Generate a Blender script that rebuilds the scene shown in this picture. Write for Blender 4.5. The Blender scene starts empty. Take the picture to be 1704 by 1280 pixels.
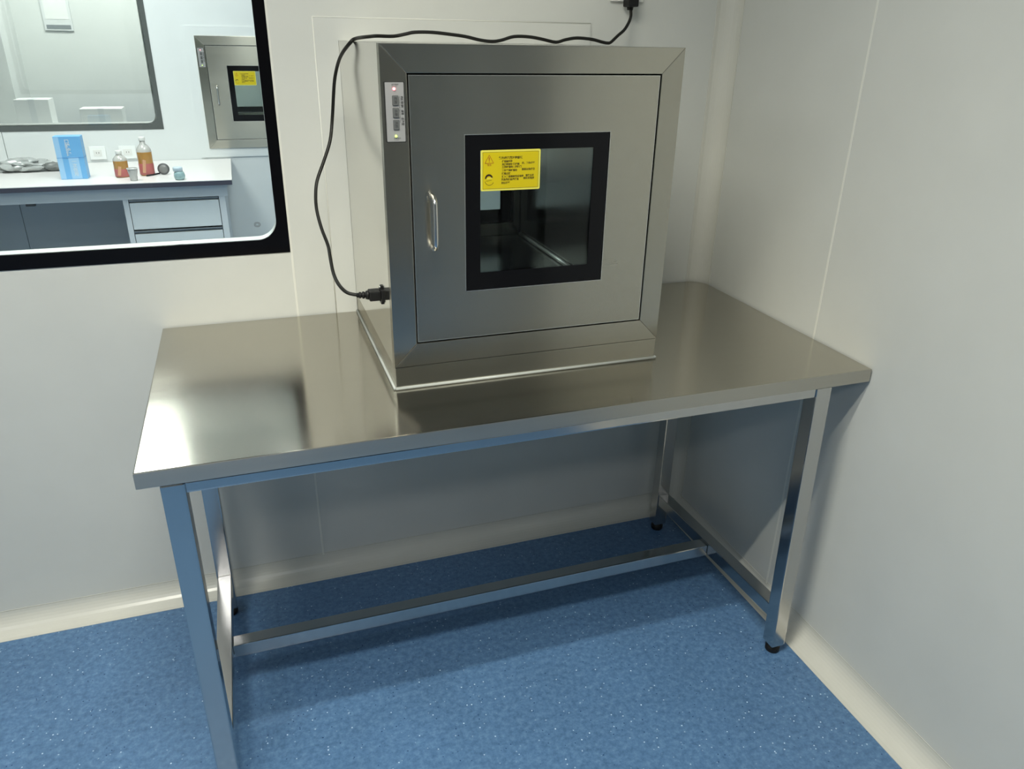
import bpy, bmesh, math, random
from mathutils import Vector, Matrix

C = bpy.context.scene.collection
S = bpy.context.scene
random.seed(4)

# ------------------------------------------------------------------ camera
cam_d = bpy.data.cameras.new('camera')
cam_d.sensor_width = 36.0
cam_d.lens = 1267.47 * 36.0 / 1704.0
cam_d.clip_start = 0.02
cam = bpy.data.objects.new('camera', cam_d)
C.objects.link(cam)
def Rz(d): return Matrix.Rotation(math.radians(d), 4, 'Z')
def Rx(d): return Matrix.Rotation(math.radians(d), 4, 'X')
cam.matrix_world = Matrix.Translation((-1.2423, -1.9114, 1.4552)) @ Rz(-19.3793) @ Rx(65.6144) @ Rz(1.0212)
S.camera = cam

# ------------------------------------------------------------------ exposure, world
S.view_settings.view_transform = 'Standard'
S.view_settings.look = 'None'
S.view_settings.gamma = 1.0
S.view_settings.use_curve_mapping = False
S.view_settings.exposure = 0.0
w = bpy.data.worlds.new('world'); S.world = w; w.use_nodes = True
w.node_tree.nodes['Background'].inputs[0].default_value = (0.75, 0.85, 1.0, 1)
w.node_tree.nodes['Background'].inputs[1].default_value = 0.02

# ------------------------------------------------------------------ lights (ceiling LED panels; their frames are built below)
PANELS = [  # name of room, x, y, size x, size y, watts, colour
    ('A1', -1.50, -1.36, 1.16, 0.40, 43, (1.0, 0.98, 0.86)),
    ('A2', -3.60, -1.37, 1.16, 0.28, 12, (0.95, 0.98, 1.0)),  # unseen fill light, added left of the table
    ('A3', -1.80, -3.10, 1.16, 0.28, 15, (0.95, 0.98, 1.0)),  # unseen panel added behind the camera as fill
    ('B1', -2.06, 2.05, 0.58, 1.16, 33, (0.97, 1.0, 0.98)),
    ('B2', -0.90, 1.00, 0.58, 1.16, 31, (0.97, 1.0, 0.98)),  # unseen panel, placed to light the bench fronts
    ('C1', -2.00, 4.60, 1.16, 0.58, 50, (1.0, 1.0, 0.97)),
]
CEIL = 2.60
# the panel nearest the table holds two bare tubes side by side
SOURCES = []
for p in PANELS:
    if p[0] == 'A1':
        SOURCES += [('A1', p[1], -1.528, 1.16, 0.035, p[5] / 2, p[6]), ('A1', p[1], -1.188, 1.16, 0.035, p[5] / 2, p[6])]
    else: SOURCES.append(p)
for n, x, y, sx, sy, pw, col in SOURCES:
    ld = bpy.data.lights.new('ceiling_light', 'AREA')
    ld.shape = 'RECTANGLE'; ld.size = sx; ld.size_y = sy; ld.energy = pw; ld.color = col
    if n == 'A1': ld.spread = math.radians(140)
    lo = bpy.data.objects.new('panel_light_source', ld)
    lo.location = (x, y, CEIL - 0.022)
    C.objects.link(lo)

# ------------------------------------------------------------------ materials
def mat(name, col, rough=0.5, metal=0.0, spec=0.5, **kw):
    m = bpy.data.materials.new(name); m.use_nodes = True
    b = m.node_tree.nodes['Principled BSDF']
    b.inputs['Base Color'].default_value = (*col, 1)
    b.inputs['Roughness'].default_value = rough
    b.inputs['Metallic'].default_value = metal
    b.inputs['Specular IOR Level'].default_value = spec
    for k, v in kw.items():
        b.inputs[k.replace('_', ' ')].default_value = v
    return m
def nodes(m): return m.node_tree.nodes, m.node_tree.links, m.node_tree.nodes['Principled BSDF']
def ramp(N, stops):
    r = N.new('ShaderNodeValToRGB')
    e = r.color_ramp.elements
    while len(e) < len(stops): e.new(0.5)
    for k, (p, c) in enumerate(stops):
        e[k].position = p; e[k].color = (*c, 1) if len(c) == 3 else c
    return r
def noise(N, L, coord, scale, detail=3, rough=0.5, mscale=(1, 1, 1)):
    mp = N.new('ShaderNodeMapping'); mp.inputs['Scale'].default_value = mscale
    L.new(coord, mp.inputs['Vector'])
    n = N.new('ShaderNodeTexNoise'); n.inputs['Scale'].default_value = scale
    n.inputs['Detail'].default_value = detail; n.inputs['Roughness'].default_value = rough
    L.new(mp.outputs[0], n.inputs['Vector'])
    return n
def steel(name, col, rough, aniso, bump=0.0, var=0.05, streak=260.0, wave=0.0, wave_scale=3.0):
    """brushed stainless steel: UV u runs ACROSS the brush lines, v along them"""
    m = mat(name, col, rough, 1.0)
    N, L, b = nodes(m)
    b.inputs['Anisotropic'].default_value = aniso
    tc = N.new('ShaderNodeTexCoord')
    tg = N.new('ShaderNodeTangent'); tg.direction_type = 'UV_MAP'; tg.uv_map = 'UVMap'
    L.new(tg.outputs[0], b.inputs['Tangent'])
    n = noise(N, L, tc.outputs['UV'], 1.0, 4, 0.6, (streak, 2.5, 1))
    r = ramp(N, [(0.3, (max(rough - var, 0.02),) * 3), (0.7, (rough + var,) * 3)])
    L.new(n.outputs['Fac'], r.inputs[0])
    # handling smudges and wipe marks change the gloss
    n2 = noise(N, L, tc.outputs['Object'], 3.5, 5, 0.62)
    r2 = ramp(N, [(0.40, (0, 0, 0)), (0.80, (0.06,) * 3)])
    L.new(n2.outputs['Fac'], r2.inputs[0])
    ad = N.new('ShaderNodeMath'); ad.operation = 'ADD'
    L.new(r.outputs[0], ad.inputs[0]); L.new(r2.outputs[0], ad.inputs[1])
    L.new(ad.outputs[0], b.inputs['Roughness'])
    c2 = ramp(N, [(0.3, tuple(c * 0.985 for c in col)), (0.7, tuple(min(c * 1.015, 1) for c in col))])
    L.new(n.outputs['Fac'], c2.inputs[0]); L.new(c2.outputs[0], b.inputs['Base Color'])
    last = None
    if bump:
        bp = N.new('ShaderNodeBump'); bp.inputs['Strength'].default_value = bump
        bp.inputs['Distance'].default_value = 0.0004
        L.new(n.outputs['Fac'], bp.inputs['Height']); last = bp
    if wave:
        n3 = noise(N, L, tc.outputs['Object'], wave_scale, 1, 0.4)
        b3 = N.new('ShaderNodeBump'); b3.inputs['Strength'].default_value = wave
        b3.inputs['Distance'].default_value = 0.02
        L.new(n3.outputs['Fac'], b3.inputs['Height'])
        if last: L.new(last.outputs[0], b3.inputs['Normal'])
        last = b3
    if last: L.new(last.outputs[0], b.inputs['Normal'])
    return m

def painted(name, col, rough=0.3, wave=0.03, spec=0.5):
    m = mat(name, col, rough, 0.0, spec)
    N, L, b = nodes(m)
    tc = N.new('ShaderNodeTexCoord')
    n = noise(N, L, tc.outputs['Object'], 1.6, 2, 0.5)
    bp = N.new('ShaderNodeBump'); bp.inputs['Strength'].default_value = wave
    bp.inputs['Distance'].default_value = 0.03
    L.new(n.outputs['Fac'], bp.inputs['Height']); L.new(bp.outputs[0], b.inputs['Normal'])
    n2 = noise(N, L, tc.outputs['Object'], 5, 4, 0.6)
    r = ramp(N, [(0.3, tuple(c * 0.975 for c in col)), (0.7, tuple(min(c * 1.02, 1) for c in col))])
    L.new(n2.outputs['Fac'], r.inputs[0]); L.new(r.outputs[0], b.inputs['Base Color'])
    return m

M = {}
M['wall'] = painted('painted_panel', (0.60, 0.61, 0.575), 0.28, 0.03, 0.4)
M['wall_b'] = painted('painted_panel_next_room', (0.74, 0.77, 0.76), 0.35, 0.02, 0.35)
M['cove'] = painted('ivory_aluminium_trim', (0.62, 0.615, 0.555), 0.24, 0.01, 0.5)
M['bead'] = mat('white_sealant', (0.72, 0.72, 0.66), 0.35)
M['ceiling'] = painted('ceiling_white', (0.72, 0.73, 0.70), 0.5, 0.0)
M['steel_h'] = steel('brushed_steel', (0.50, 0.475, 0.405), 0.23, 0.88, 0.0, 0.008, 60, 0.018, 1.4)
M['steel_edge'] = steel('brushed_steel_edge', (0.50, 0.475, 0.42), 0.36, 0.6, 0.0, 0.01, 90)
M['steel_top'] = steel('brushed_steel_worktop', (0.49, 0.465, 0.405), 0.145, 0.72, 0.0, 0.006, 120, 0.025, 1.6)
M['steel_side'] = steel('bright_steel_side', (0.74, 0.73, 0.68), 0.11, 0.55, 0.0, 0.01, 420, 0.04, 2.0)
M['steel_tube'] = steel('polished_steel_tube', (0.56, 0.55, 0.53), 0.15, 0.5, 0.0, 0.015, 300, 0.05, 5.0)
M['steel_dark'] = steel('shaded_chamber_steel', (0.20, 0.195, 0.185), 0.16, 0.5, 0.0, 0.02, 300)  # stainless darkened in colour for the unlit chamber
M['chrome'] = mat('chromed_metal', (0.70, 0.69, 0.66), 0.20, 1.0)
M['rim'] = mat('edge_highlight_steel', (0.74, 0.73, 0.68), 0.3, 1.0)  # lighter steel that carries the edge highlights of the door
M['black'] = mat('black_printed_glass', (0.004, 0.004, 0.005), 0.12, 0.0, 0.22)
M['black_matt'] = mat('black_rubber', (0.008, 0.008, 0.008), 0.5, 0.0, 0.3)
M['gap'] = mat('dark_gasket', (0.01, 0.01, 0.01), 0.7)
M['cable'] = mat('black_pvc', (0.008, 0.008, 0.006), 0.5, 0.0, 0.3)
M['white_pl'] = mat('white_plastic', (0.80, 0.80, 0.76), 0.3)
M['spacer'] = mat('white_spacer', (0.88, 0.90, 0.88), 0.35)
M['silicone'] = mat('grey_silicone_bead', (0.36, 0.38, 0.36), 0.35)
M['yellow'] = mat('yellow_label', (0.60, 0.47, 0.004), 0.35)
M['yellow_rim'] = mat('pale_yellow_label_rim', (0.72, 0.66, 0.10), 0.35)
M['ink'] = mat('dark_olive_ink', (0.12, 0.09, 0.004), 0.5)
M['ink_red'] = mat('red_ink', (0.36, 0.10, 0.01), 0.5)
M['ink_dark'] = mat('dark_brown_ink', (0.03, 0.012, 0.003), 0.5)
M['ink_grey'] = mat('grey_ink', (0.05, 0.05, 0.05), 0.5)
M['panel_grey'] = mat('silver_grey_keypad', (0.30, 0.30, 0.295), 0.35)
M['button_grey'] = mat('grey_button', (0.12, 0.125, 0.12), 0.4)
def emit(name, col, s):
    m = mat(name, col, 0.4); b = m.node_tree.nodes['Principled BSDF']
    b.inputs['Emission Color'].default_value = (*col, 1); b.inputs['Emission Strength'].default_value = s
    return m
M['led_red'] = emit('red_led', (1.0, 0.16, 0.18), 6)
M['led_green'] = emit('green_led', (0.62, 1.0, 0.12), 3)
M['diffuser'] = emit('led_diffuser', (1.0, 0.99, 0.95), 3)
M['frame_white'] = mat('white_light_frame', (0.75, 0.75, 0.73), 0.4)

def glass(name, tint, refl):
    m = bpy.data.materials.new(name); m.use_nodes = True
    N = m.node_tree.nodes; L = m.node_tree.links; N.clear()
    o = N.new('ShaderNodeOutputMaterial'); mx = N.new('ShaderNodeMixShader')
    t = N.new('ShaderNodeBsdfTransparent'); t.inputs[0].default_value = (*tint, 1)
    g = N.new('ShaderNodeBsdfGlossy'); g.inputs['Roughness'].default_value = 0.02
    f = N.new('ShaderNodeFresnel'); f.inputs['IOR'].default_value = refl
    L.new(f.outputs[0], mx.inputs[0]); L.new(t.outputs[0], mx.inputs[1]); L.new(g.outputs[0], mx.inputs[2])
    L.new(mx.outputs[0], o.inputs[0])
    return m
M['glass'] = glass('window_glass', (0.93, 0.96, 0.95), 1.35)
M['glass_far'] = glass('far_window_glass', (0.92, 0.93, 0.91), 1.9)
M['glass_dark'] = glass('pass_box_glass', (0.80, 0.84, 0.82), 1.33)
M['clear_plastic'] = glass('clear_plastic', (0.86, 0.9, 0.9), 1.6)

# blue speckled vinyl floor
def floor_mat():
    m = mat('blue_speckled_vinyl', (0.06, 0.16, 0.36), 0.36, 0, 0.45)
    N, L, b = nodes(m)
    tc = N.new('ShaderNodeTexCoord')
    n = noise(N, L, tc.outputs['Object'], 70, 4, 0.7)
    r = ramp(N, [(0.28, (0.056, 0.124, 0.24)), (0.50, (0.086, 0.180, 0.33)), (0.74, (0.135, 0.255, 0.42))])
    L.new(n.outputs['Fac'], r.inputs[0])
    n2 = noise(N, L, tc.outputs['Object'], 5, 3, 0.6)
    mx0 = N.new('ShaderNodeMixRGB'); mx0.blend_type = 'MULTIPLY'; mx0.inputs[0].default_value = 1
    r0 = ramp(N, [(0.3, (0.92,) * 3), (0.7, (1.05,) * 3)])
    L.new(n2.outputs['Fac'], r0.inputs[0]); L.new(r.outputs[0], mx0.inputs[1]); L.new(r0.outputs[0], mx0.inputs[2])
    v = N.new('ShaderNodeTexVoronoi'); v.inputs['Scale'].default_value = 85
    mpv = N.new('ShaderNodeMapping'); mpv.inputs['Scale'].default_value = (1, 1.0, 0.0)
    L.new(tc.outputs['Object'], mpv.inputs['Vector']); L.new(mpv.outputs[0], v.inputs['Vector'])
    dist = ramp(N, [(0.0, (1, 1, 1)), (0.10, (1, 1, 1)), (0.17, (0, 0, 0))])
    L.new(v.outputs['Distance'], dist.inputs[0])
    sep = N.new('ShaderNodeSeparateColor'); L.new(v.outputs['Color'], sep.inputs[0])
    pick = N.new('ShaderNodeMath'); pick.operation = 'GREATER_THAN'; pick.inputs[1].default_value = 0.62
    L.new(sep.outputs[0], pick.inputs[0])
    mul = N.new('ShaderNodeMath'); mul.operation = 'MULTIPLY'
    L.new(dist.outputs[0], mul.inputs[0]); L.new(pick.outputs[0], mul.inputs[1])
    mul2 = N.new('ShaderNodeMath'); mul2.operation = 'MULTIPLY'; L.new(sep.outputs[1], mul2.inputs[1]); L.new(mul.outputs[0], mul2.inputs[0])
    mx = N.new('ShaderNodeMixRGB'); mx.inputs[2].default_value = (0.55, 0.72, 0.88, 1)
    L.new(mul2.outputs[0], mx.inputs[0]); L.new(mx0.outputs[0], mx.inputs[1])
    pk2 = N.new('ShaderNodeMath'); pk2.operation = 'LESS_THAN'; pk2.inputs[1].default_value = 0.25
    L.new(sep.outputs[0], pk2.inputs[0])
    ml3 = N.new('ShaderNodeMath'); ml3.operation = 'MULTIPLY'; L.new(pk2.outputs[0], ml3.inputs[0]); L.new(dist.outputs[0], ml3.inputs[1])
    mx2 = N.new('ShaderNodeMixRGB'); mx2.inputs[2].default_value = (0.02, 0.06, 0.16, 1)
    L.new(ml3.outputs[0], mx2.inputs[0]); L.new(mx.outputs[0], mx2.inputs[1])
    L.new(mx2.outputs[0], b.inputs['Base Color'])
    bp = N.new('ShaderNodeBump'); bp.inputs['Strength'].default_value = 0.12; bp.inputs['Distance'].default_value = 0.001
    L.new(n.outputs['Fac'], bp.inputs['Height']); L.new(bp.outputs[0], b.inputs['Normal'])
    return m
M['floor'] = floor_mat()

# ------------------------------------------------------------------ mesh helpers
class MB:
    def __init__(self):
        self.bm = bmesh.new(); self.mats = []
        self.uv = self.bm.loops.layers.uv.new('UVMap')
    def mi(self, m):
        if m not in self.mats: self.mats.append(m)
        return self.mats.index(m)
    def _merge(self, t, m, brush=None, smooth=False):
        bmesh.ops.recalc_face_normals(t, faces=t.faces[:])
        k = self.mi(m); mp = {}
        for v in t.verts: mp[v] = self.bm.verts.new(v.co)
        for f in t.faces:
            try: nf = self.bm.faces.new([mp[v] for v in f.verts])
            except ValueError: continue
            nf.material_index = k; nf.smooth = smooth
            n = f.normal
            for lp in nf.loops: lp[self.uv].uv = uvof(lp.vert.co, n, brush)
        t.free()
    def box(self, x0, x1, y0, y1, z0, z1, m, bev=0.0, brush='x', seg=2, shear=None):
        t = bmesh.new()
        r = bmesh.ops.create_cube(t, size=1)
        for v in t.verts:
            v.co = Vector((x0 + (v.co.x + .5) * (x1 - x0), y0 + (v.co.y + .5) * (y1 - y0), z0 + (v.co.z + .5) * (z1 - z0)))
        if bev > 0:
            bmesh.ops.bevel(t, geom=t.edges[:], offset=bev, segments=seg, affect='EDGES', profile=0.7)
        if shear:
            for v in t.verts: v.co.x += shear * (v.co.z - z0) / (z1 - z0)
        self._merge(t, m, brush)
    def prism(self, pts, axis, a0, a1, m, bev=0.0, brush='x', smooth=False):
        """pts: 2D outline in the other two axes (order xyz), extruded a0..a1 along axis"""
        t = bmesh.new()
        def p3(p, a):
            return Vector((a, p[0], p[1])) if axis == 'x' else Vector((p[0], a, p[1])) if axis == 'y' else Vector((p[0], p[1], a))
        A = [t.verts.new(p3(p, a0)) for p in pts]; B = [t.verts.new(p3(p, a1)) for p in pts]
        t.faces.new(A); t.faces.new(B[::-1])
        for i in range(len(pts)):
            j = (i + 1) % len(pts); t.faces.new([A[i], B[i], B[j], A[j]])
        bmesh.ops.recalc_face_normals(t, faces=t.faces[:])
        if bev > 0:
            es = [e for e in t.edges if len(e.link_faces) == 2 and any(len(f.verts) == len(pts) and len(pts) != 4 or abs(f.normal['xyz'.index(axis)]) > .9 for f in e.link_faces)]
            bmesh.ops.bevel(t, geom=es, offset=bev, segments=2, affect='EDGES', profile=0.7)
        self._merge(t, m, brush, smooth)
    def frame(self, x0, x1, z0, z1, ix0, ix1, iz0, iz1, y0, y1, m, rad=0.0, seg=8, brush='x'):
        """flat rectangular ring in the xz plane with (rounded) inner opening"""
        t = bmesh.new()
        inn = []; out = []
        if rad > 0:
            for cx, cz, a0, ox, oz in ((ix1 - rad, iz1 - rad, 0, x1, z1), (ix0 + rad, iz1 - rad, 90, x0, z1),
                                       (ix0 + rad, iz0 + rad, 180, x0, z0), (ix1 - rad, iz0 + rad, 270, x1, z0)):
                for k in range(seg + 1):
                    a = math.radians(a0 + 90 * k / seg)
                    inn.append((cx + rad * math.cos(a), cz + rad * math.sin(a)))
                    out.append((ox, oz, k))
            op = []
            for (ox, oz, k), (ix, iz) in zip(out, inn):
                # spread the outer points: towards the corner along both sides
                sx = 1 if ox == x1 else -1; sz = 1 if oz == z1 else -1
                f = k / seg
                first_is_x = (sx * sz > 0)
                cxx, czz = ox, oz
                if f < .5:
                    g = f * 2
                    if first_is_x: cxx, czz = ox, oz + (iz - oz) * (1 - g)
                    else: cxx, czz = ox + (ix - ox) * (1 - g), oz
                elif f > .5:
                    g = f * 2 - 1
                    if first_is_x: cxx, czz = ox + (ix - ox) * g, oz
                    else: cxx, czz = ox, oz + (iz - oz) * g
                op.append((cxx, czz))
        else:
            inn = [(ix1, iz1), (ix0, iz1), (ix0, iz0), (ix1, iz0)]
            op = [(x1, z1), (x0, z1), (x0, z0), (x1, z0)]
        n = len(inn)
        V = [[t.verts.new((p[0], y, p[1])) for p in L] for y in (y0, y1) for L in (op, inn)]
        O0, I0, O1, I1 = V
        for i in range(n):
            j = (i + 1) % n
            t.faces.new([O0[i], O0[j], I0[j], I0[i]]); t.faces.new([O1[i], I1[i], I1[j], O1[j]])
            t.faces.new([I0[i], I0[j], I1[j], I1[i]]); t.faces.new([O0[i], O1[i], O1[j], O0[j]])
        self._merge(t, m, brush)
    def tube(self, pts, r, m, seg=10, caps=True, samples=0):
        P = [Vector(p) for p in pts]
        if samples: P = catmull(P, samples)
        rs = r if isinstance(r, (list, tuple)) else [r] * len(P)
        t = bmesh.new(); rings = []
        up = Vector((0.1, 0.2, 1)).normalized()
        for i, p in enumerate(P):
            d = (P[min(i + 1, len(P) - 1)] - P[max(i - 1, 0)]).normalized()
            if i == 0:
                a = d.cross(up)
                if a.length < 1e-3: a = d.cross(Vector((1, 0, 0)))
                a.normalize()
            else:
                a = (a - d * a.dot(d)).normalized()
            b = d.cross(a)
            rings.append([t.verts.new(p + (a * math.cos(2 * math.pi * k / seg) + b * math.sin(2 * math.pi * k / seg)) * rs[i]) for k in range(seg)])
        for A, B in zip(rings, rings[1:]):
            for k in range(seg): t.faces.new([A[k], A[(k + 1) % seg], B[(k + 1) % seg], B[k]])
        if caps: t.faces.new(rings[0][::-1]); t.faces.new(rings[-1])
        self._merge(t, m, None, True)
    def lathe(self, prof, loc, m, seg=24, axis='z', smooth=True, mats=None):
        """prof: list of (r, h). closed with caps where r == 0"""
        t = bmesh.new(); rings = []
        for r, h in prof:
            if r <= 1e-6: rings.append([t.verts.new(_ax(0, 0, h, axis))])
            else: rings.append([t.verts.new(_ax(r * math.cos(2 * math.pi * k / seg), r * math.sin(2 * math.pi * k / seg), h, axis)) for k in range(seg)])
        for A, B in zip(rings, rings[1:]):
            for k in range(seg):
                k2 = (k + 1) % seg
                if len(A) == 1 and len(B) == 1: continue
                if len(A) == 1: t.faces.new([A[0], B[k], B[k2]])
                elif len(B) == 1: t.faces.new([A[k], A[k2], B[0]])
                else: t.faces.new([A[k], A[k2], B[k2], B[k]])
        for v in t.verts: v.co += Vector(loc)
        self._merge(t, m, None, smooth)
    def poly(self, vs, fs, m, smooth=False, brush='x'):
        t = bmesh.new(); V = [t.verts.new(v) for v in vs]
        for f in fs: t.faces.new([V[i] for i in f])
        self._merge(t, m, brush, smooth)
    def text(self, s, size, origin, right, up, m, squash=1.0, bold=0.0):
        cu = bpy.data.curves.new('t', 'FONT'); cu.body = s; cu.size = size; cu.resolution_u = 2
        cu.align_x = 'LEFT'; cu.offset = bold
        o = bpy.data.objects.new('t', cu); C.objects.link(o)
        dg = bpy.context.evaluated_depsgraph_get(); dg.update()
        me = bpy.data.meshes.new_from_object(o.evaluated_get(dg))
        bpy.data.objects.remove(o); bpy.data.curves.remove(cu)
        k = self.mi(m); R, U, O = Vector(right), Vector(up), Vector(origin)
        vs = [self.bm.verts.new(O + R * v.co.x * squash + U * v.co.y) for v in me.vertices]
        for p in me.polygons:
            try: f = self.bm.faces.new([vs[i] for i in p.vertices]); f.material_index = k
            except ValueError: pass
        bpy.data.meshes.remove(me)
    def build(self, name, parent=None, loc=(0, 0, 0)):
        me = bpy.data.meshes.new(name)
        L = Vector(loc)
        if L.length > 0:
            for v in self.bm.verts: v.co -= L
        self.bm.normal_update(); self.bm.to_mesh(me); self.bm.free()
        for m in self.mats: me.materials.append(m)
        o = bpy.data.objects.new(name, me); C.objects.link(o); o.location = L
        if parent:
            o.parent = parent
            pw = Vector((0, 0, 0)); p = parent
            while p: pw += p.location; p = p.parent
            o.location = L - pw
        return o
def _ax(a, b, h, axis):
    return (a, b, h) if axis == 'z' else (a, h, b) if axis == 'y' else (h, a, b)
def uvof(co, n, brush):
    # u across the brush direction, v along it
    if brush is None: return (co.x + co.y, co.z)
    i = 'xyz'.index(brush)
    dom = max(range(3), key=lambda k: abs(n[k]))
    others = [k for k in range(3) if k != dom]
    if i in others:
        u = [k for k in others if k != i][0]; return (co[u], co[i])
    return (co[others[0]], co[others[1]])
def catmull(P, n):
    out = []
    Q = [P[0] * 2 - P[1]] + P + [P[-1] * 2 - P[-2]]
    for i in range(1, len(Q) - 2):
        p0, p1, p2, p3 = Q[i - 1:i + 3]
        for k in range(n):
            t = k / n
            out.append(0.5 * ((2 * p1) + (p2 - p0) * t + (2 * p0 - 5 * p1 + 4 * p2 - p3) * t * t + (3 * p1 - p0 - 3 * p2 + p3) * t ** 3))
    out.append(P[-1]); return out
def tag(o, label=None, cat=None, group=None, kind=None):
    if label: o['label'] = label
    if cat: o['category'] = cat
    if group: o['group'] = group
    if kind: o['kind'] = kind
    return o
def thing(name, label, cat, loc, group=None):
    o = bpy.data.objects.new(name, None); C.objects.link(o); o.location = loc; o.empty_display_size = 0.1
    return tag(o, label, cat, group)
def struct(name, loc=(0, 0, 0)):
    o = bpy.data.objects.new(name, None); C.objects.link(o); o.location = loc; o.empty_display_size = 0.1
    return tag(o, kind='structure')
def kids(o): return [c for c in bpy.data.objects if c.parent == o]
def copy_tree(o, parent=None, skip=()):
    c = o.copy(); C.objects.link(c); c.parent = parent
    for ch in kids(o):
        if ch.name.split('.')[0] in skip: continue
        copy_tree(ch, c, skip)
    return c

YW, XW = 0.018, 0.036          # room faces of the back wall and right wall
YB = 0.066                     # far face of the back wall (next room's side)
YF3 = 3.0                      # far wall of the next room
T3 = 0.10

# ================================================================== THE SETTING
f = MB(); f.box(-4.6, 0.2, -4.6, 0.05, -0.06, 0.0, M['floor']); tag(f.build('floor'), kind='structure')
f = MB(); f.box(-4.6, 2.2, 0.051, 6.3, -0.06, 0.0, M['floor']); tag(f.build('floor_next_room'), kind='structure')
f = MB(); f.box(-4.6, 2.2, -4.6, 6.3, CEIL, CEIL + 0.06, M['ceiling']); tag(f.build('ceiling'), kind='structure')

# back wall: panels with the window opening and the pass box opening
W1 = (-2.91, -1.1640, 0.980, 1.91)       # opening of window_1
PB = (-0.90, -0.50, 0.93, 1.36)          # opening behind the pass box
wb = struct('wall_back')
def panel(parent, axis, a0, a1, z0, z1, d0, d1, m, hole=None, name='wall_panel'):
    b = MB()
    def bx(p0, p1, q0, q1):
        if p1 - p0 < 1e-4 or q1 - q0 < 1e-4: return
        if axis == 'x': b.box(p0, p1, d0, d1, q0, q1, m)
        else: b.box(d0, d1, p0, p1, q0, q1, m)
    if hole:
        h0, h1, k0, k1 = hole
        bx(a0, h0, z0, z1); bx(h1, a1, z0, z1); bx(h0, h1, z0, k0); bx(h0, h1, k1, z1)
    else: bx(a0, a1, z0, z1)
    return b.build(name, parent)
JX = -1.149
panel(wb, 'x', JX + .0015, XW + .08, 0, CEIL, YW, YB, M['wall'], PB)
panel(wb, 'x', -3.45, JX - .0015, 0, CEIL, YW, YB, M['wall'], W1)
panel(wb, 'x', -4.6, -3.453, 0, CEIL, YW, YB, M['wall'])
for x in (JX, -3.4515):
    b = MB(); b.box(x - .0028, x + .0028, YW - .0008, YW + .01, 0.05, CEIL, M['bead'], 0.0007); b.build('joint_bead', wb)

wr = struct('wall_right')
ys = [-4.6, -2.83, -1.665, -0.5005, YB]
for k in range(4):
    panel(wr, 'y', ys[k] + (.0015 if k else 0), ys[k + 1] - .0015, 0, CEIL, XW, XW + .08, M['wall'])
for y in ys[1:4]:
    b = MB(); b.box(XW - .0008, XW + .01, y - .0028, y + .0028, 0.05, CEIL, M['bead'], 0.0007); b.build('joint_bead', wr)

b = MB(); b.box(-4.68, -4.6, -4.6, 6.3, 0, CEIL, M['wall']); tag(b.build('wall_left'), kind='structure')
b = MB(); b.box(-4.6, 0.2, -4.68, -4.6, 0, CEIL, M['wall']); tag(b.build('wall_front'), kind='structure')

# grey door in the right wall and a glazed door in the front wall, both invented behind the camera for the steel to reflect
d = struct('added_door_1')
DG = painted('grey_door_leaf', (0.36, 0.37, 0.36), 0.35, 0.01); DF = mat('dark_door_frame', (0.10, 0.105, 0.105), 0.4)
b = MB(); b.box(XW - .02, XW, -2.94, -2.90, .056, 2.1, DF); b.box(XW - .02, XW, -2.35, -2.31, .056, 2.1, DF); b.box(XW - .02, XW, -2.90, -2.35, 2.06, 2.1, DF); b.build('door_frame', d)
b = MB(); b.box(XW - .012, XW - .0005, -2.8995, -2.3505, .056, 2.0595, DG, .001); b.build('door_leaf', d)
d = struct('added_door_2')
b = MB(); b.box(-1.9, -1.85, -4.6, -4.56, .0, 2.1, DF); b.box(-.25, -.2, -4.6, -4.56, .0, 2.1, DF); b.box(-1.85, -.25, -4.6, -4.56, 2.05, 2.1, DF); b.build('door_frame', d)
b = MB(); b.box(-1.8495, -.2505, -4.598, -4.575, .01, 2.0495, mat('dark_door_glass', (.03, .035, .035), .1)); b.build('door_leaf', d)

# concave cove trims
def cove_profile(r, lip, n=10):
    """outline in a corner at (0,0): p>0 away from wall one, q>0 away from wall two"""
    pts = [(0, 0), (r + lip, 0), (r + lip, 0.0012)]
    for k in range(n + 1):
        a = math.radians(270 - 90 * k / n)
        pts.append((r + r * math.cos(a) * 1.0, r + r * math.sin(a) + (0.0012 if k == 0 else 0)))
    pts += [(0.0012, r + lip), (0, r + lip)]
    return pts
R0 = 0.046
# vertical corner cove
b = MB(); b.prism([(XW - p, YW - q) for p, q in cove_profile(R0, .004)], 'z', 0.03, CEIL, M['cove'], smooth=False)
tag(b.build('trim_1'), kind='structure')
# floor coves
RB = 0.050
b = MB(); b.prism([(YW - .0 - p, q) for p, q in cove_profile(RB + .003, .003)], 'x', -4.6, XW, M['cove'])
tag(b.build('baseboard_back'), kind='structure')
b = MB(); b.prism([(XW - .0 - p, q) for p, q in cove_profile(RB + .003, .003)], 'y', -4.6, YW, M['cove'])
tag(b.build('baseboard_right'), kind='structure')

# ivory trim around the pass box on the wall
b = MB(); b.frame(-1.053, -0.374, 0.79, 1.4945, -0.9986, -0.4066, 0.79, 1.4462, YW - .006, YW, M['wall'])
for P in ([(-1.0525, YW - .0055, 0.80), (-1.0525, YW - .0055, 1.494)], [(-1.0525, YW - .0055, 1.494), (-0.3745, YW - .0055, 1.494)]):
    b.tube(P, .0014, M['bead'], 8)
tag(b.build('trim_2'), kind='structure')

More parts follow.
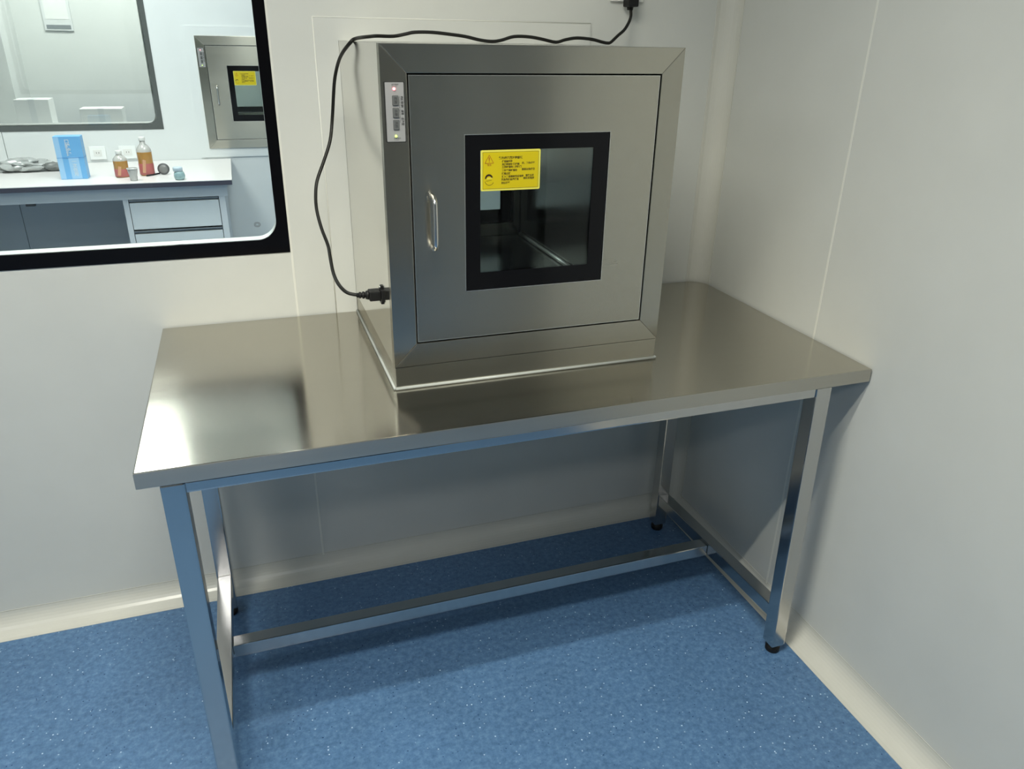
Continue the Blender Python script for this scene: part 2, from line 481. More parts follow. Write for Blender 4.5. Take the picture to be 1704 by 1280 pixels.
# window_1: glazed opening with black printed border
win = struct('window_1')
b = MB(); b.frame(-2.93, -1.1515, 0.9665, 1.93, -2.90, -1.1775, 1.0005, 1.90, YW - .002, YW + .004, M['black'], rad=.047, seg=12); b.build('black_border', win)
b = MB(); b.box(-2.90, -1.177, YW + .0045, YW + .0085, 1.0, 1.90, M['glass']); b.build('window_pane', win)
b = MB(); b.frame(-2.91, -1.1645, 0.9805, 1.909, -2.899, -1.1765, 0.9998, 1.899, YW + .009, YB - .0025, M['spacer'], rad=.047, seg=12); b.build('window_spacer', win)
b = MB(); b.frame(-2.93, -1.1515, 0.9665, 1.93, -2.90, -1.1755, 0.9990, 1.90, YB - .002, YB + .003, M['black'], rad=.047, seg=12); b.build('black_border', win)
# etched round maker's mark low in the corner of the pane
b = MB()
for r in (.0070, .0042):
    b.tube([(-1.2215 + r * math.cos(a * math.pi / 12), YW + .0042, 1.0375 + r * .8 * math.sin(a * math.pi / 12)) for a in range(25)], .0005, M['ink_grey'], 6)
b.build('glass_mark', win)

# ------------------------------------------------------------------ next room (seen through window_1)
W2 = (-3.6, -1.640, 0.972, 1.95)
wf = struct('wall_far')
b = MB()
for q in ((-2.428, W2[1], 0, W2[2]), (-2.428, W2[1], W2[3], CEIL), (W2[1], -1.40, 0, CEIL), (-1.40, -0.80, 0, 0.85), (-1.40, -0.80, 1.45, CEIL), (-0.80, -0.20, 0, CEIL)):
    b.box(q[0], q[1], YF3, YF3 + T3, q[2], q[3], M['wall_b'])
b.build('wall_panel', wf)
panel(wf, 'x', -4.6, -2.431, 0, CEIL, YF3, YF3 + T3, M['wall_b'], (W2[0], -2.431, W2[2], W2[3]))
panel(wf, 'x', -0.197, 2.2, 0, CEIL, YF3, YF3 + T3, M['wall_b'])
b = MB(); b.box(2.2, 2.28, 0.1, 6.3, 0, CEIL, M['wall_b']); tag(b.build('wall_far_right'), kind='structure')
b = MB(); b.box(-4.6, 2.2, YB + .0005, YB + .003, 0, 0.96, M['wall_b']); b.box(-4.6, -2.93, YB + .0005, YB + .003, 0.96, CEIL, M['wall_b'])
b.box(-1.15, -1.0, YB + .0005, YB + .003, 0.96, CEIL, M['wall_b']); b.box(-0.405, 2.2, YB + .0005, YB + .003, 0.96, CEIL, M['wall_b'])
b.box(-2.93, -1.15, YB + .0005, YB + .003, 1.94, CEIL, M['wall_b']); b.box(-1.0, -.405, YB + .0005, YB + .003, 1.46, CEIL, M['wall_b'])
tag(b.build('wall_next_room_side'), kind='structure')
win = struct('window_2')
b = MB(); b.frame(-3.63, -1.6275, 0.960, 1.98, -3.6, -1.6525, 0.988, 1.95, YF3 - .002, YF3 + .004, mat('hazed_black_border', (0.10, 0.11, 0.105), 0.15), rad=.05, seg=12); b.build('hazed_border', win)  # black border greyed in colour for the haze of reflections
b = MB(); b.box(-3.6, -1.652, YF3 + .0045, YF3 + .009, 0.985, 1.95, M['glass_far']); b.build('window_pane', win)
b = MB(); b.frame(-3.61, -1.635, 0.965, 1.96, -3.59, -1.662, 0.9935, 1.94, YF3 + .010, YF3 + T3, M['spacer'], rad=.045, seg=10); b.build('window_spacer', win)
b = MB(); b.frame(-1.452, -0.75, 0.80, 1.495, -1.40, -0.80, 0.849, 1.446, YF3 - .006, YF3, M['wall_b'])
tag(b.build('trim_3'), kind='structure')

# room beyond the far window
b = MB(); b.box(-2.77, 2.2, 5.5, 5.58, 0, CEIL, M['wall_b']); b.box(-2.85, -2.77, 5.1, 5.58, 0, CEIL, M['wall_b']); b.box(-4.6, -2.77, 5.02, 5.1, 0, CEIL, M['wall_b'])
tag(b.build('wall_beyond'), kind='structure')

# ceiling light fixtures
for n, x, y, sx, sy, pw, col in PANELS:
    where = {'A1': 'slim white ceiling light panel above and in front of the steel table',
             'A2': 'unseen slim white ceiling panel added as fill light, farthest to the left of the steel table',
             'A3': 'unseen slim white ceiling panel added as fill light behind the camera, over the middle of the floor',
             'B1': 'square-ended white ceiling light panel in front of the laboratory bench',
             'B2': 'unseen square-ended white ceiling panel added as fill light behind the steel pass box wall',
             'C1': 'white ceiling light panel in the room beyond the far window'}[n]
    t = thing('ceiling_light', where, 'ceiling light', (x, y, CEIL), 'recessed ceiling light panels')
    b = MB(); hx, hy = sx / 2 + .02, sy / 2 + .02
    for q in ((x - hx, x + hx, y - hy, y - hy + .02), (x - hx, x + hx, y + hy - .02, y + hy), (x - hx, x - hx + .02, y - hy + .02, y + hy - .02), (x + hx - .02, x + hx, y - hy + .02, y + hy - .02)):
        b.box(*q, CEIL - .024, CEIL, M['frame_white'], .002)
    b.build('light_frame', t)
    b = MB(); b.box(x - sx / 2, x + sx / 2, y - sy / 2, y + sy / 2, CEIL - .018, CEIL - .010, M['diffuser']); b.build('diffuser', t)

# ================================================================== STEEL TABLE
XL, XR, TF, TB, H = -1.4697, 0.0310, -0.7022, 0.0120, 0.80
tbl = thing('steel_table', 'brushed stainless steel work table on square tube legs, under the pass box', 'table', (-0.72, -0.35, 0))
rc = 0.052
pts = [(XL, TF), (XR, TF), (XR, TB - rc)]
pts += [(XR - rc + rc * math.cos(math.radians(a)), TB - rc + rc * math.sin(math.radians(a))) for a in range(10, 90, 10)]
pts += [(XR - rc, TB), (XL, TB)]
b = MB(); b.prism(pts, 'z', H - .031, H, M['steel_top'], bev=.0022, brush='x'); top = b.build('tabletop', tbl)
top.data.materials.append(M['steel_edge'])
for p in top.data.polygons:
    if p.normal.z < .5: p.material_index = 1
ST = M['steel_tube']
LW = 0.039
LX = (-1.4345, -0.0890); LYF, LYB = -0.7018, -0.1200
def rail(name, *a, brush='x'):
    b = MB(); b.box(*a, ST, .003, brush); return b.build(name, tbl)
rail('apron', LX[0] + LW - .0005, LX[1] - .0185, LYF + .003, LYF + .030, .7475, .769)
rail('apron', LX[0] + LW - .0005, LX[1] - .026, LYB + LW - .035, LYB + LW - .003, .7475, .769)
rail('apron', LX[0] + .004, LX[0] + .034, LYF + LW - .0005, LYB + .0005, .7475, .769, brush='y')
rail('apron', LX[1] - .017, LX[1] + .012, LYF + LW - .0005, LYB + .0005, .7475, .769, brush='y')
for lx, ly, sh in ((LX[0], LYF, 0), (LX[1], LYF, -0.019), (LX[0], LYB, 0), (LX[1] - .023, LYB, 0)):
    b = MB(); b.box(lx, lx + LW, ly, ly + LW, .026, .7688, ST, .003, 'z', shear=sh)
    lg = b.build('leg', tbl)
    b = MB(); cx, cy = lx + LW / 2, ly + LW / 2
    b.lathe([(0, 0), (.016, 0), (.0185, .003), (.0185, .016), (.0155, .018), (.0155, .0262), (0, .0262)], (cx, cy, 0), M['black_matt'], 20)
    fo = b.build('foot', lg); tag(fo, 'black plastic levelling foot')
for xf, xb in ((LX[0], LX[0]), (LX[1] - .0025, LX[1] - .0225)):
    b = MB(); b.prism([(xf + .002, LYF + LW), (xf + LW - .002, LYF + LW), (xb + LW - .002, LYB), (xb + .002, LYB)], 'z', .104, .140, ST, .002, 'y'); b.build('side_rail', tbl)
b = MB(); b.box(LX[0] + LW - .002, LX[1] - .0112, -.390, -.354, .098, .133, ST, .003, 'x'); b.build('stretcher', tbl)

# ================================================================== PASS BOX
BX0, BX1, BY, BB = -0.9983, -0.4069, -0.5074, YB + 0.012
ZB, ZT = 0.8494, 1.4459
DX0, DX1, DZ0, DZ1 = -0.9490, -0.4560, 0.8995, 1.3960
KX0, KX1, KZ0, KZ1 = -0.8481, -0.5545, 0.9975, 1.2944
GX0, GX1, GZ0, GZ1 = -0.8182, -0.5870, 1.0325, 1.2660
CX0, CX1, CZ0, CZ1 = -0.868, -0.535, 0.965, 1.325
pb = thing('pass_box', 'large stainless steel pass box standing on the steel table, with a windowed door', 'pass box', (-0.7026, BY, H))
SH = M['steel_h']
def mitre_bars(y0, y1, parent):
    o = (BX0, BX1, ZB, ZT); g = .0030
    i = (DX0 - g, DX1 + g, DZ0 - g, DZ1 + g)
    for nm, P, br in (('frame_bar', [(o[0], o[3]), (o[1], o[3]), (i[1], i[3]), (i[0], i[3])], 'x'),
                      ('frame_bar', [(o[0], o[2]), (i[0], i[2]), (i[1], i[2]), (o[1], o[2])], 'x'),
                      ('frame_bar', [(o[0], o[3]), (i[0], i[3]), (i[0], i[2]), (o[0], o[2])], 'z'),
                      ('frame_bar', [(o[1], o[3]), (o[1], o[2]), (i[1], i[2]), (i[1], i[3])], 'z')):
        b = MB(); b.prism(P, 'y', y0, y1, SH, bev=.0012, brush=br); b.build(nm, parent)
mitre_bars(BY, BY + .020, pb)
b = MB()
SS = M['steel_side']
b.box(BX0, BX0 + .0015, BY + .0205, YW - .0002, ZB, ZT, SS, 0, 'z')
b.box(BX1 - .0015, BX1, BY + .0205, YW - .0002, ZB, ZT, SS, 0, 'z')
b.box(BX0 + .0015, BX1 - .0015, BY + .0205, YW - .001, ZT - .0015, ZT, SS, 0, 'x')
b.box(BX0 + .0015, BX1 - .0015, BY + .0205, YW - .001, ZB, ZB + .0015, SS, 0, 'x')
b.build('body', pb)
# inner gasket plate behind the door and chamber walls
b = MB()
b.frame(BX0 + .003, BX1 - .003, ZB + .003, ZT - .003, CX0, CX1, CZ0, CZ1, BY + .0215, BY + .0235, M['gap'])
b.build('gasket_plate', pb)
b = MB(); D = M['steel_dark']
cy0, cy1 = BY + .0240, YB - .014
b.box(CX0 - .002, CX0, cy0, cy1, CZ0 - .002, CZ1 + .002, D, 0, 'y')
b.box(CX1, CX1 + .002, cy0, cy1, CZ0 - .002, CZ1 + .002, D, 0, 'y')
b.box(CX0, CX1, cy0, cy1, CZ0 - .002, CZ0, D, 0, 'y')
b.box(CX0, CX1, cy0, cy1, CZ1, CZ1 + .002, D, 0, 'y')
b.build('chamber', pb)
b = MB(); b.tube([(CX1 - .004, cy0 + .01, CZ0 + .004), (CX1 - .004, cy1 - .01, CZ0 + .004)], .005, mat('corner_highlight_metal', (.9, .9, .88), .35, .6), 14); tag(b.build('corner_highlight', pb), 'added bright rod standing in for the highlight along the chamber corner')  # rod added for the bright reflection along the chamber edge
# doors
def door(y0, y1, parent, back=False):
    """y0 = outer face; y1 = inner face"""
    a, c = (y0, y1) if y0 < y1 else (y1, y0)
    b = MB(); b.frame(DX0, DX1, DZ0, DZ1, KX0, KX1, KZ0, KZ1, a, c, SH, brush='x')
    ya, yb = sorted((y0 - (1 if y0 < y1 else -1) * .0003, y1))
    b.frame(DX0 - .0001, DX1 + .0001, DZ0 - .0001, DZ1 + .0001, DX0 + .0011, DX1 - .0011, DZ0 + .0011, DZ1 - .0011, ya, yb, M['rim'])  # lighter ring puts the bevel's highlight into the colour
    b.frame(KX0 - .0012, KX1 + .0012, KZ0 - .0012, KZ1 + .0012, KX0, KX1, KZ0, KZ1, ya, yb, M['rim'])
    d = b.build('door', parent)
    s = 1 if y0 < y1 else -1
    ya, yb = sorted((y0 + s * .0012, y0 + s * .0045))
    b = MB(); b.frame(KX0 + .0008, KX1 - .0008, KZ0 + .0008, KZ1 - .0008, GX0, GX1, GZ0, GZ1, ya, yb, M['black']); b.build('window_border', d)
    ya, yb = sorted((y0 + s * .0048, y0 + s * .0085))
    b = MB(); b.box(GX0 - .004, GX1 + .004, ya, yb, GZ0 - .004, GZ1 + .004, M['glass_dark']); b.build('window_pane', d)
    b = MB(); yh = y0 - s * .030; hx = DX0 + .035 if not back else DX1 - .035
    b.tube([(hx, y0, 1.188), (hx, y0 - s * .014, 1.188), (hx, y0 - s * .026, 1.182), (hx, yh, 1.168), (hx, yh, 1.110), (hx, y0 - s * .026, 1.096), (hx, y0 - s * .014, 1.090), (hx, y0, 1.090)], .0048, M['chrome'], 12, samples=6)
    tag(b.build('handle', d), 'chromed bow handle')
    return d
dr = door(BY + .001, BY + .019, pb)
# yellow warning label on the door glass
yl = BY + .0014 - .0004
b = MB()
SX0, SX1, SZ0, SZ1 = -0.8180, -0.6988, 1.1915, 1.2664
def rrect(x0, x1, z0, z1, r, n=4):
    P = []
    for cx, cz, a0 in ((x1 - r, z1 - r, 0), (x0 + r, z1 - r, 90), (x0 + r, z0 + r, 180), (x1 - r, z0 + r, 270)):
        for k in range(n + 1):
            a = math.radians(a0 + 90 * k / n); P.append((cx + r * math.cos(a), cz + r * math.sin(a)))
    return P
b.prism(rrect(SX0, SX1, SZ0, SZ1, .003), 'y', yl - .0006, yl + .0004, M['yellow_rim'])
b.prism(rrect(SX0 + .0035, SX1 - .0035, SZ0 + .0035, SZ1 - .0035, .001), 'y', yl - .00075, yl, M['ink'])
b.prism(rrect(SX0 + .0041, SX1 - .0041, SZ0 + .0041, SZ1 - .0041, .001), 'y', yl - .0009, yl, M['yellow'])
yt = yl - .00105
def flat(P, m, y=None):
    b.prism(P, 'y', (y or yt), (y or yt) + .0003, m)
tx, tz = SX0 + .0165, SZ1 - .0185
tri = [(tx - .0085, tz - .0052), (tx + .0085, tz - .0052), (tx, tz + .0095)]
for q in range(3):
    p, r_ = Vector(tri[q]), Vector(tri[(q + 1) % 3]); dd = (r_ - p).normalized(); nn = Vector((-dd.y, dd.x)) * .0005
    flat([p - nn, r_ - nn, r_ + nn, p + nn], M['ink_red'])
flat([(tx - .0008, tz - .0008), (tx + .0008, tz - .0008), (tx + .0011, tz + .0055), (tx - .0011, tz + .0055)], M['ink_red'])
flat([(tx - .0008, tz - .0034), (tx + .0008, tz - .0034), (tx + .0008, tz - .0019), (tx - .0008, tz - .0019)], M['ink_red'])
RX, UP = (1, 0, 0), (0, 0, 1)
b.text('警告', .0042, (tx - .0040, yt, tz - .0100), RX, UP, M['ink_red'])
# round pictogram: capped head with goggles
fx, fz = SX0 + .0170, SZ0 + .0205
arc = lambda cx, cz, r, a0, a1, n=12: [(cx + r * math.cos(math.radians(a0 + (a1 - a0) * k / n)), cz + r * math.sin(math.radians(a0 + (a1 - a0) * k / n))) for k in range(n + 1)]
flat(arc(fx - .001, fz + .003, .0078, 10, 190) + arc(fx - .001, fz + .002, .0052, 170, 20), M['ink_dark'])
flat([(fx - .0050, fz + .0015), (fx + .0052, fz + .0022), (fx + .0052, fz + .0042), (fx - .0050, fz + .0035)], M['yellow_rim'], yt - .0002)
for A in (arc(fx, fz - .001, .0088, 190, 335), ):
    for p, q in zip(A, A[1:]):
        p, q = Vector(p), Vector(q); dd = (q - p).normalized(); nn = Vector((-dd.y, dd.x)) * .00045
        flat([p - nn, q - nn, q + nn, p + nn], M['ink'])
flat([(fx - .0065, fz - .0022), (fx + .0045, fz - .0010), (fx + .0045, fz - .0004), (fx - .0065, fz - .0014)], M['ink'])
LN = [(.0354, .0150, .0054, '紫外线杀菌注意事项', .97), (.0415, .0214, .0044, '使用前注意', .95),
      (.0415, .0268, .0044, '关闭两侧箱门后再', 1.0), (.0815, .0254, .0044, '开，紫外线灯', 1.0),
      (.0415, .0317, .0044, '工作时请勿—开箱门', 1.0), (.0415, .0379, .0044, '紫外灯亮时请勿', 1.0), (.0815, .0368, .0044, '直视以免伤害', 1.0),
      (.0415, .0437, .0044, '眼睛皮肤', 1.0), (.0415, .0492, .0044, '放入物品前应先清洁表', 1.0), (.0895, .0485, .0044, '面灰尘并', .95),
      (.0405, .0548, .0044, '开启风机自净使用', 1.0), (.0850, .0535, .0044, '完毕关电源', 1.0), (.0405, .0610, .0044, '及照明灯', 1.0)]
for x, z, s, t_, q in LN:
    b.text(t_, s, (SX0 + x, yt, SZ1 - z - s * .3), RX, UP, M['ink'], q, .00022)
tag(b.build('warning_sticker', dr), 'yellow warning label with black print')

# back door of the pass box, in the next room
door(BB - .001, BB - .019, pb, back=True)
mitre_bars(BB - .020, BB, pb)
# plinth and sealant
b = MB(); b.box(BX0 + .001, BX1 - .001, BY + .002, YW - .007, H + .0005, ZB - .0015, SH, .001, 'x'); b.build('plinth', pb)
b = MB()
for P in (([(BX0 - .0015, YW - .012, H + .003), (BX0 - .0015, BY + .001, H + .003)]), ([(BX0, BY + .0005, H + .003), (BX1, BY + .0005, H + .003)]), ([(BX1 + .0015, BY, H + .003), (BX1 + .0015, YW - .012, H + .003)])):
    b.tube(P, .0031, M['silicone'], 8)
tag(b.build('sealant_bead', pb), 'pale grey sealant bead round the foot')

# keypad
b = MB(); PX0, PX1, PZ0, PZ1 = -0.9925, -0.9572, 1.2845, 1.3855
b.prism(rrect(PX0, PX1, PZ0, PZ1, .0015), 'y', BY - .0012, BY + .001, M['gap'])
b.prism(rrect(PX0 + .0013, PX1 - .0013, PZ0 + .0013, PZ1 - .0013, .0012), 'y', BY - .0020, BY, M['panel_grey'])
yk = BY - .0022
V_R, V_U = (0, 0, -1), (1, 0, 0)     # lettering that runs downwards
b.text('机械联锁传递窗 · 洁净型', .0050, (PX1 - .0068, yk, PZ1 - .0235), V_R, V_U, M['ink_grey'], .90, .00012)
b.text('MECHANICAL INTERLOCK PASS BOX', .0034, (PX1 - .0108, yk, PZ1 - .0235), V_R, V_U, M['button_grey'], .78)
b.text('运行指示', .0032, (PX0 + .0125, yk, PZ1 - .0060), RX, UP, M['ink_grey'])
b.text('RUNNING', .0022, (PX0 + .0130, yk, PZ1 - .0088), RX, UP, M['button_grey'])
b.text('电源指示', .0032, (PX0 + .0130, yk, PZ0 + .0058), RX, UP, M['ink_grey'])
b.text('POWER', .0022, (PX0 + .0140, yk, PZ0 + .0030), RX, UP, M['button_grey'])
kp = b.build('keypad', pb); tag(kp, 'silver grey keypad with three square keys')
for z, t_ in ((PZ1 - .0308, '照明'), (PZ1 - .0511, '杀菌'), (PZ1 - .0712, '风机')):
    b = MB(); bx0 = PX0 + .0130
    b.prism(rrect(bx0, bx0 + .0108, z - .0082, z + .0082, .0012), 'y', yk - .0008, yk + .0006, M['ink_grey'])
    b.prism(rrect(bx0 + .0006, bx0 + .0102, z - .0076, z + .0076, .001), 'y', yk - .0016, yk, M['button_grey'])
    b.text(t_, .0056, (bx0 + .0035, yk - .0018, z + .0058), V_R, V_U, M['ink_grey'], 1.0, .0001)
    b.build('button', kp)
for z, m, r in ((PZ1 - .0118, M['led_red'], .0024), (PZ0 + .0108, M['led_green'], .0020)):
    b = MB(); b.lathe([(0, -.0022), (r * .6, -.0018), (r, -.0006), (r, .0006), (0, .0006)], (PX0 + .0170, yk - .0002, z), m, 14, axis='y')
    tag(b.build('indicator_lamp', kp), 'glowing red indicator lamp' if m is M['led_red'] else 'glowing green indicator lamp')

# power inlet on the left side
b = MB(); SYc, SZc = -0.400, 0.9712
b.box(BX0 - .004, BX0 + .001, SYc - .0165, SYc + .0165, SZc - .0125, SZc + .0125, M['black_matt'], .001)
for y, z in ((SYc + .0005, SZc + .0155), (SYc - .0005, SZc - .0155)):
    b.box(BX0 - .0035, BX0 + .001, y - .006, y + .006, z - .004, z + .004, M['black_matt'], .001)
    b.lathe([(0, -.0012), (.0022, -.0010), (.0028, 0), (.0028, .003), (0, .003)], (BX0 - .0045, y, z), M['chrome'], 12, axis='x')
b.build('power_inlet', pb)

# far pass box, same make, flush in the far wall
far = copy_tree(pb, None, skip=('plinth', 'sealant_bead', 'power_inlet'))
far['label'] = 'smaller-looking stainless steel pass box set flush in the far wall, seen through the window'
pb['group'] = far['group'] = 'stainless steel pass boxes'
far.location = (pb.location.x - 0.4020, YF3 - .012, pb.location.z)

# ================================================================== CABLE
cab = thing('power_cable', 'black power cable running over the pass box from the wall socket', 'cable', (-0.998, -0.05, 1.45))
CP = [(-0.278, -0.01, 1.53), (-0.282, -0.02, 1.508), (-0.3, -0.03, 1.483), (-0.324, -0.04, 1.467), (-0.345, -0.048, 1.4525), (-0.355, -0.05, 1.4505), (-0.37, -0.05, 1.4525), (-0.397, -0.05, 1.458), (-0.437, -0.05, 1.4605), (-0.468, -0.05, 1.456), (-0.492, -0.05, 1.4505), (-0.53, -0.05, 1.457), (-0.561, -0.05, 1.461), (-0.598, -0.05, 1.461), (-0.628, -0.05, 1.453), (-0.65, -0.05, 1.4498), (-0.68, -0.05, 1.452), (-0.716, -0.05, 1.459), (-0.752, -0.05, 1.463), (-0.794, -0.05, 1.4665), (-0.835, -0.05, 1.466), (-0.856, -0.05, 1.462), (-0.884, -0.05, 1.457), (-0.924, -0.07, 1.457), (-0.945, -0.095, 1.4555), (-0.968, -0.13, 1.4535), (-0.986, -0.185, 1.4518), (-0.9975, -0.212, 1.4490), (-1.0045, -0.21, 1.4424), (-1.0095, -0.19, 1.434), (-1.013, -0.17, 1.4265), (-1.017, -0.13, 1.411), (-1.020, -0.09, 1.389), (-1.025, -0.07, 1.357), (-1.034, -0.06, 1.282), (-1.045, -0.08, 1.238), (-1.065, -0.1, 1.196), (-1.084, -0.12, 1.16), (-1.092, -0.14, 1.131), (-1.095, -0.17, 1.103), (-1.091, -0.2, 1.07), (-1.084, -0.24, 1.041), (-1.085, -0.28, 1.022), (-1.085, -0.32, 1.0), (-1.08, -0.36, 0.987), (-1.068, -0.39, 0.978), (-1.047, -0.4, 0.9735)]
b = MB(); b.tube(CP, .0037, M['cable'], 10, samples=4); b.build('cord', cab)
b = MB()
e0, e1 = Vector((-1.050, -.400, .9738)), Vector((BX0 - .0045, SYc, SZc))
def along(t): return e0 + (e1 - e0) * t
b.tube([along(t) for t in (0, .1, .101, .17, .171, .24, .241, .32, .321, .38, .381, .5)], [.0048, .0050, .0068, .0068, .0052, .0052, .0075, .0075, .0058, .0058, .0085, .0100], M['black_matt'], 12)
b.box(e0.x + .024, e1.x, SYc - .0135, SYc + .0135, SZc - .0095, SZc + .0105, M['black_matt'], .003)
tag(b.build('appliance_plug', cab), 'black appliance plug with ribbed strain relief')
b = MB()
b.tube([(-.2780, -.006, 1.526), (-.2780, -.006, 1.534), (-.2780, -.006, 1.546)], [.0072, .0085, .0090], M['black_matt'], 12)
b.box(-.2915, -.2645, -.026, .0085, 1.533, 1.575, M['black_matt'], .004)
for dx in (-.006, .006): b.box(-.278 + dx - .0012, -.278 + dx + .0012, .0086, .012, 1.556, 1.562, M['chrome'])
tag(b.build('mains_plug', cab), 'black mains plug')

so = thing('wall_socket', 'white square wall socket above the pass box with a black plug in it', 'socket', (-.280, YW, 1.5885))
b = MB(); b.box(-.3245, -.2335, YW - .0085, YW - .0002, 1.5455, 1.6315, M['white_pl'], .0025); b.build('face_plate', so)
b = MB(); b.box(-.3095, -.2485, YW - .0098, YW - .0080, 1.5600, 1.6170, M['white_pl'], .0008); b.build('socket_insert', so)

# ================================================================== NEXT ROOM: laboratory bench and what stands on it
WHT = mat('grey_white_powder_coat', (0.74, 0.77, 0.78), 0.4)
WHT2 = mat('drawer_front_powder_coat', (0.76, 0.80, 0.80), 0.4)
TOP = mat('pale_bench_laminate', (0.80, 0.78, 0.76), 0.3)
EDG = mat('dark_bench_edge', (0.060, 0.060, 0.085), 0.4)
GRV = mat('grey_grip_groove', (0.24, 0.27, 0.29), 0.35)
LB = 'white-topped laboratory bench with a dark edge, behind the window'
bench = thing('laboratory_bench', LB, 'bench', (-2.3, 2.65, 0))
BF, BT_, BXR, BXL = 2.245, .79, -1.2930, -3.9
b = MB(); b.box(BXL, BXR, BF, YF3 - .003, BT_ - .004, BT_, TOP, .001); b.box(BXL + .001, BXR - .001, BF + .001, YF3 - .004, BT_ - .026, BT_ - .0041, EDG, .001)
b.build('worktop', bench)
b = MB(); b.box(BXL, BXR - .03, BF + .05, BF + .075, .702, BT_ - .0265, WHT, .001); b.build('apron', bench)
CBX0, CBX1, CF = -1.815, -1.338, BF + .055
b = MB()
b.box(CBX0, CBX0 + .025, CF, YF3 - .02, .05, .7015, WHT, .001); b.box(CBX1 - .030, CBX1, CF, YF3 - .02, .05, .7635, WHT, .001)
b.box(CBX0 + .025, CBX1 - .030, YF3 - .03, YF3 - .02, .05, .70, WHT); b.box(CBX0 + .025, CBX1 - .030, CF + .01, YF3 - .03, .05, .065, WHT)
b.build('cabinet_body', bench)
for z0, z1 in ((.552, .700), (.390, .545), (.228, .383), (.070, .221)):
    b = MB(); b.box(CBX0 + .028, CBX1 - .033, CF - .001, CF + .018, z0, z1 - .016, WHT2, .0015)
    dw = b.build('drawer', bench)
    b = MB(); b.prism([(CF + .012, z1 - .015), (CF - .006, z1 - .004), (CF - .006, z1 - .001), (CF + .018, z1 - .001), (CF + .018, z1 - .015)], 'x', CBX0 + .028, CBX1 - .033, GRV)
    tag(b.build('grip_rail', dw), 'grey recessed grip rail')
b = MB()
b.box(-2.95, -2.93, CF, YF3 - .02, .05, .7015, WHT, .001); b.box(-3.9, -3.88, CF, YF3 - .02, .05, .7015, WHT, .001)
b.box(-3.88, -2.95, CF, CF + .018, .05, .7015, WHT2, .001)
b.build('cabinet_body', bench)
b = MB(); b.box(-2.235, -2.195, BF + .052, BF + .075, .690, .7015, mat('dark_latch', (.04, .045, .05), .4), .002); tag(b.build('latch', bench), 'small dark latch')

# sockets on the far wall
for x0, x1, z0, z1, lab in ((-2.028, -1.946, .806, .876, 'white wall socket right of the blue carton'), (-1.878, -1.792, .806, .876, 'white wall socket behind the two amber bottles')):
    t = thing('wall_socket', lab, 'socket', ((x0 + x1) / 2, YF3, (z0 + z1) / 2), 'white sockets above the laboratory bench')
    b = MB(); b.box(x0, x1, YF3 - .010, YF3 - .0005, z0, z1, M['spacer'], .003); b.build('face_plate', t)
    b = MB(); b.box(x0 + .02, x1 - .02, YF3 - .0115, YF3 - .0098, z0 + .018, z1 - .018, M['white_pl'], .001)
    for dx in (-.006, .006): b.box((x0 + x1) / 2 + dx - .0012, (x0 + x1) / 2 + dx + .0012, YF3 - .0122, YF3 - .0112, z0 + .032, z0 + .040, M['ink_grey'])
    b.build('socket_insert', t)

Zb = BT_ + .0003
# blue carton
t = thing('carton', 'tall sky-blue carton with white printing on the laboratory bench', 'carton', (-2.024, 2.45, Zb))
BLU = mat('sky_blue_card', (0.17, 0.46, 0.80), 0.45); BLU2 = mat('pale_blue_card', (0.36, 0.62, 0.88), 0.45); PW = mat('white_print', (0.62, 0.74, 0.84), 0.5)
b = MB(); b.box(-2.084, -1.966, 2.425, 2.50, Zb, .992, BLU, .0015)
b.box(-2.084, -2.060, 2.4244, 2.426, Zb + .002, .990, BLU2); b.box(-2.035, -1.990, 2.4244, 2.426, Zb + .002, .895, BLU2)
b.build('carton_body', t)
b = MB(); b.box(-2.085, -1.965, 2.4235, 2.5015, .892, .8935, mat('blue_fold', (.08, .28, .60), .5))
for k, z in enumerate((.965, .945, .925, .905)): b.text('口腔护理'[k], .022, (-2.038, 2.4238, z - .004), RX, UP, PW, 1.0, .0006)
for k, z in enumerate((.872, .852, .832, .812)): b.text('一次性用'[k], .020, (-2.022, 2.4238, z - .004), RX, UP, PW, 1.0, .0005)
b.build('front_print', t)

def bottle(x, y, h, rad, label, capm, neck):
    t = thing('bottle', label, 'bottle', (x, y, Zb), 'amber and red bottles on the laboratory bench')
    amber = mat('amber_bottle_liquid', (0.52, 0.27, 0.06), 0.2, 0, 0.6, Transmission_Weight=0.15)
    red = mat('rose_red_bottle_label', (0.46, 0.13, 0.12), 0.4)
    clr = mat('clear_bottle_shoulder', (0.72, 0.72, 0.68), 0.08, 0, 0.8, Transmission_Weight=0.3)
    hb = h - neck - .014
    b = MB(); b.lathe([(0, 0), (rad * .88, 0), (rad, .005), (rad, hb * .78)], (x, y, Zb), amber, 24)
    b.lathe([(rad, hb * .78), (rad * .97, hb * .86), (rad * .7, hb * .97), (.013, hb + .006), (.0125, hb + neck), (0, hb + neck)], (x, y, Zb), clr, 24)
    b.build('bottle_body', t)
    b = MB(); b.lathe([(rad + .0003, hb * .04), (rad + .0007, hb * .045), (rad + .0007, hb * .40), (rad + .0003, hb * .405)], (x, y, Zb), red, 24)
    b.prism([(x - rad * .5, Zb + hb * .12), (x - rad * .1, Zb + hb * .10), (x + rad * .15, Zb + hb * .52), (x - rad * .25, Zb + hb * .55)], 'y', y - rad - .0016, y - rad * .85, mat('peach_print', (.62, .34, .2), .4))
    b.build('bottle_label', t)
    b = MB(); b.lathe([(.0145, hb + neck - .003), (.0155, hb + neck), (.0155, hb + neck + .013), (.0135, hb + neck + .0155), (0, hb + neck + .0155)], (x, y, Zb), capm, 20)
    b.build('bottle_cap', t)
bottle(-1.8120, 2.450, .128, .0335, 'shorter amber and red bottle on the laboratory bench, left of the taller one', M['white_pl'], .012)
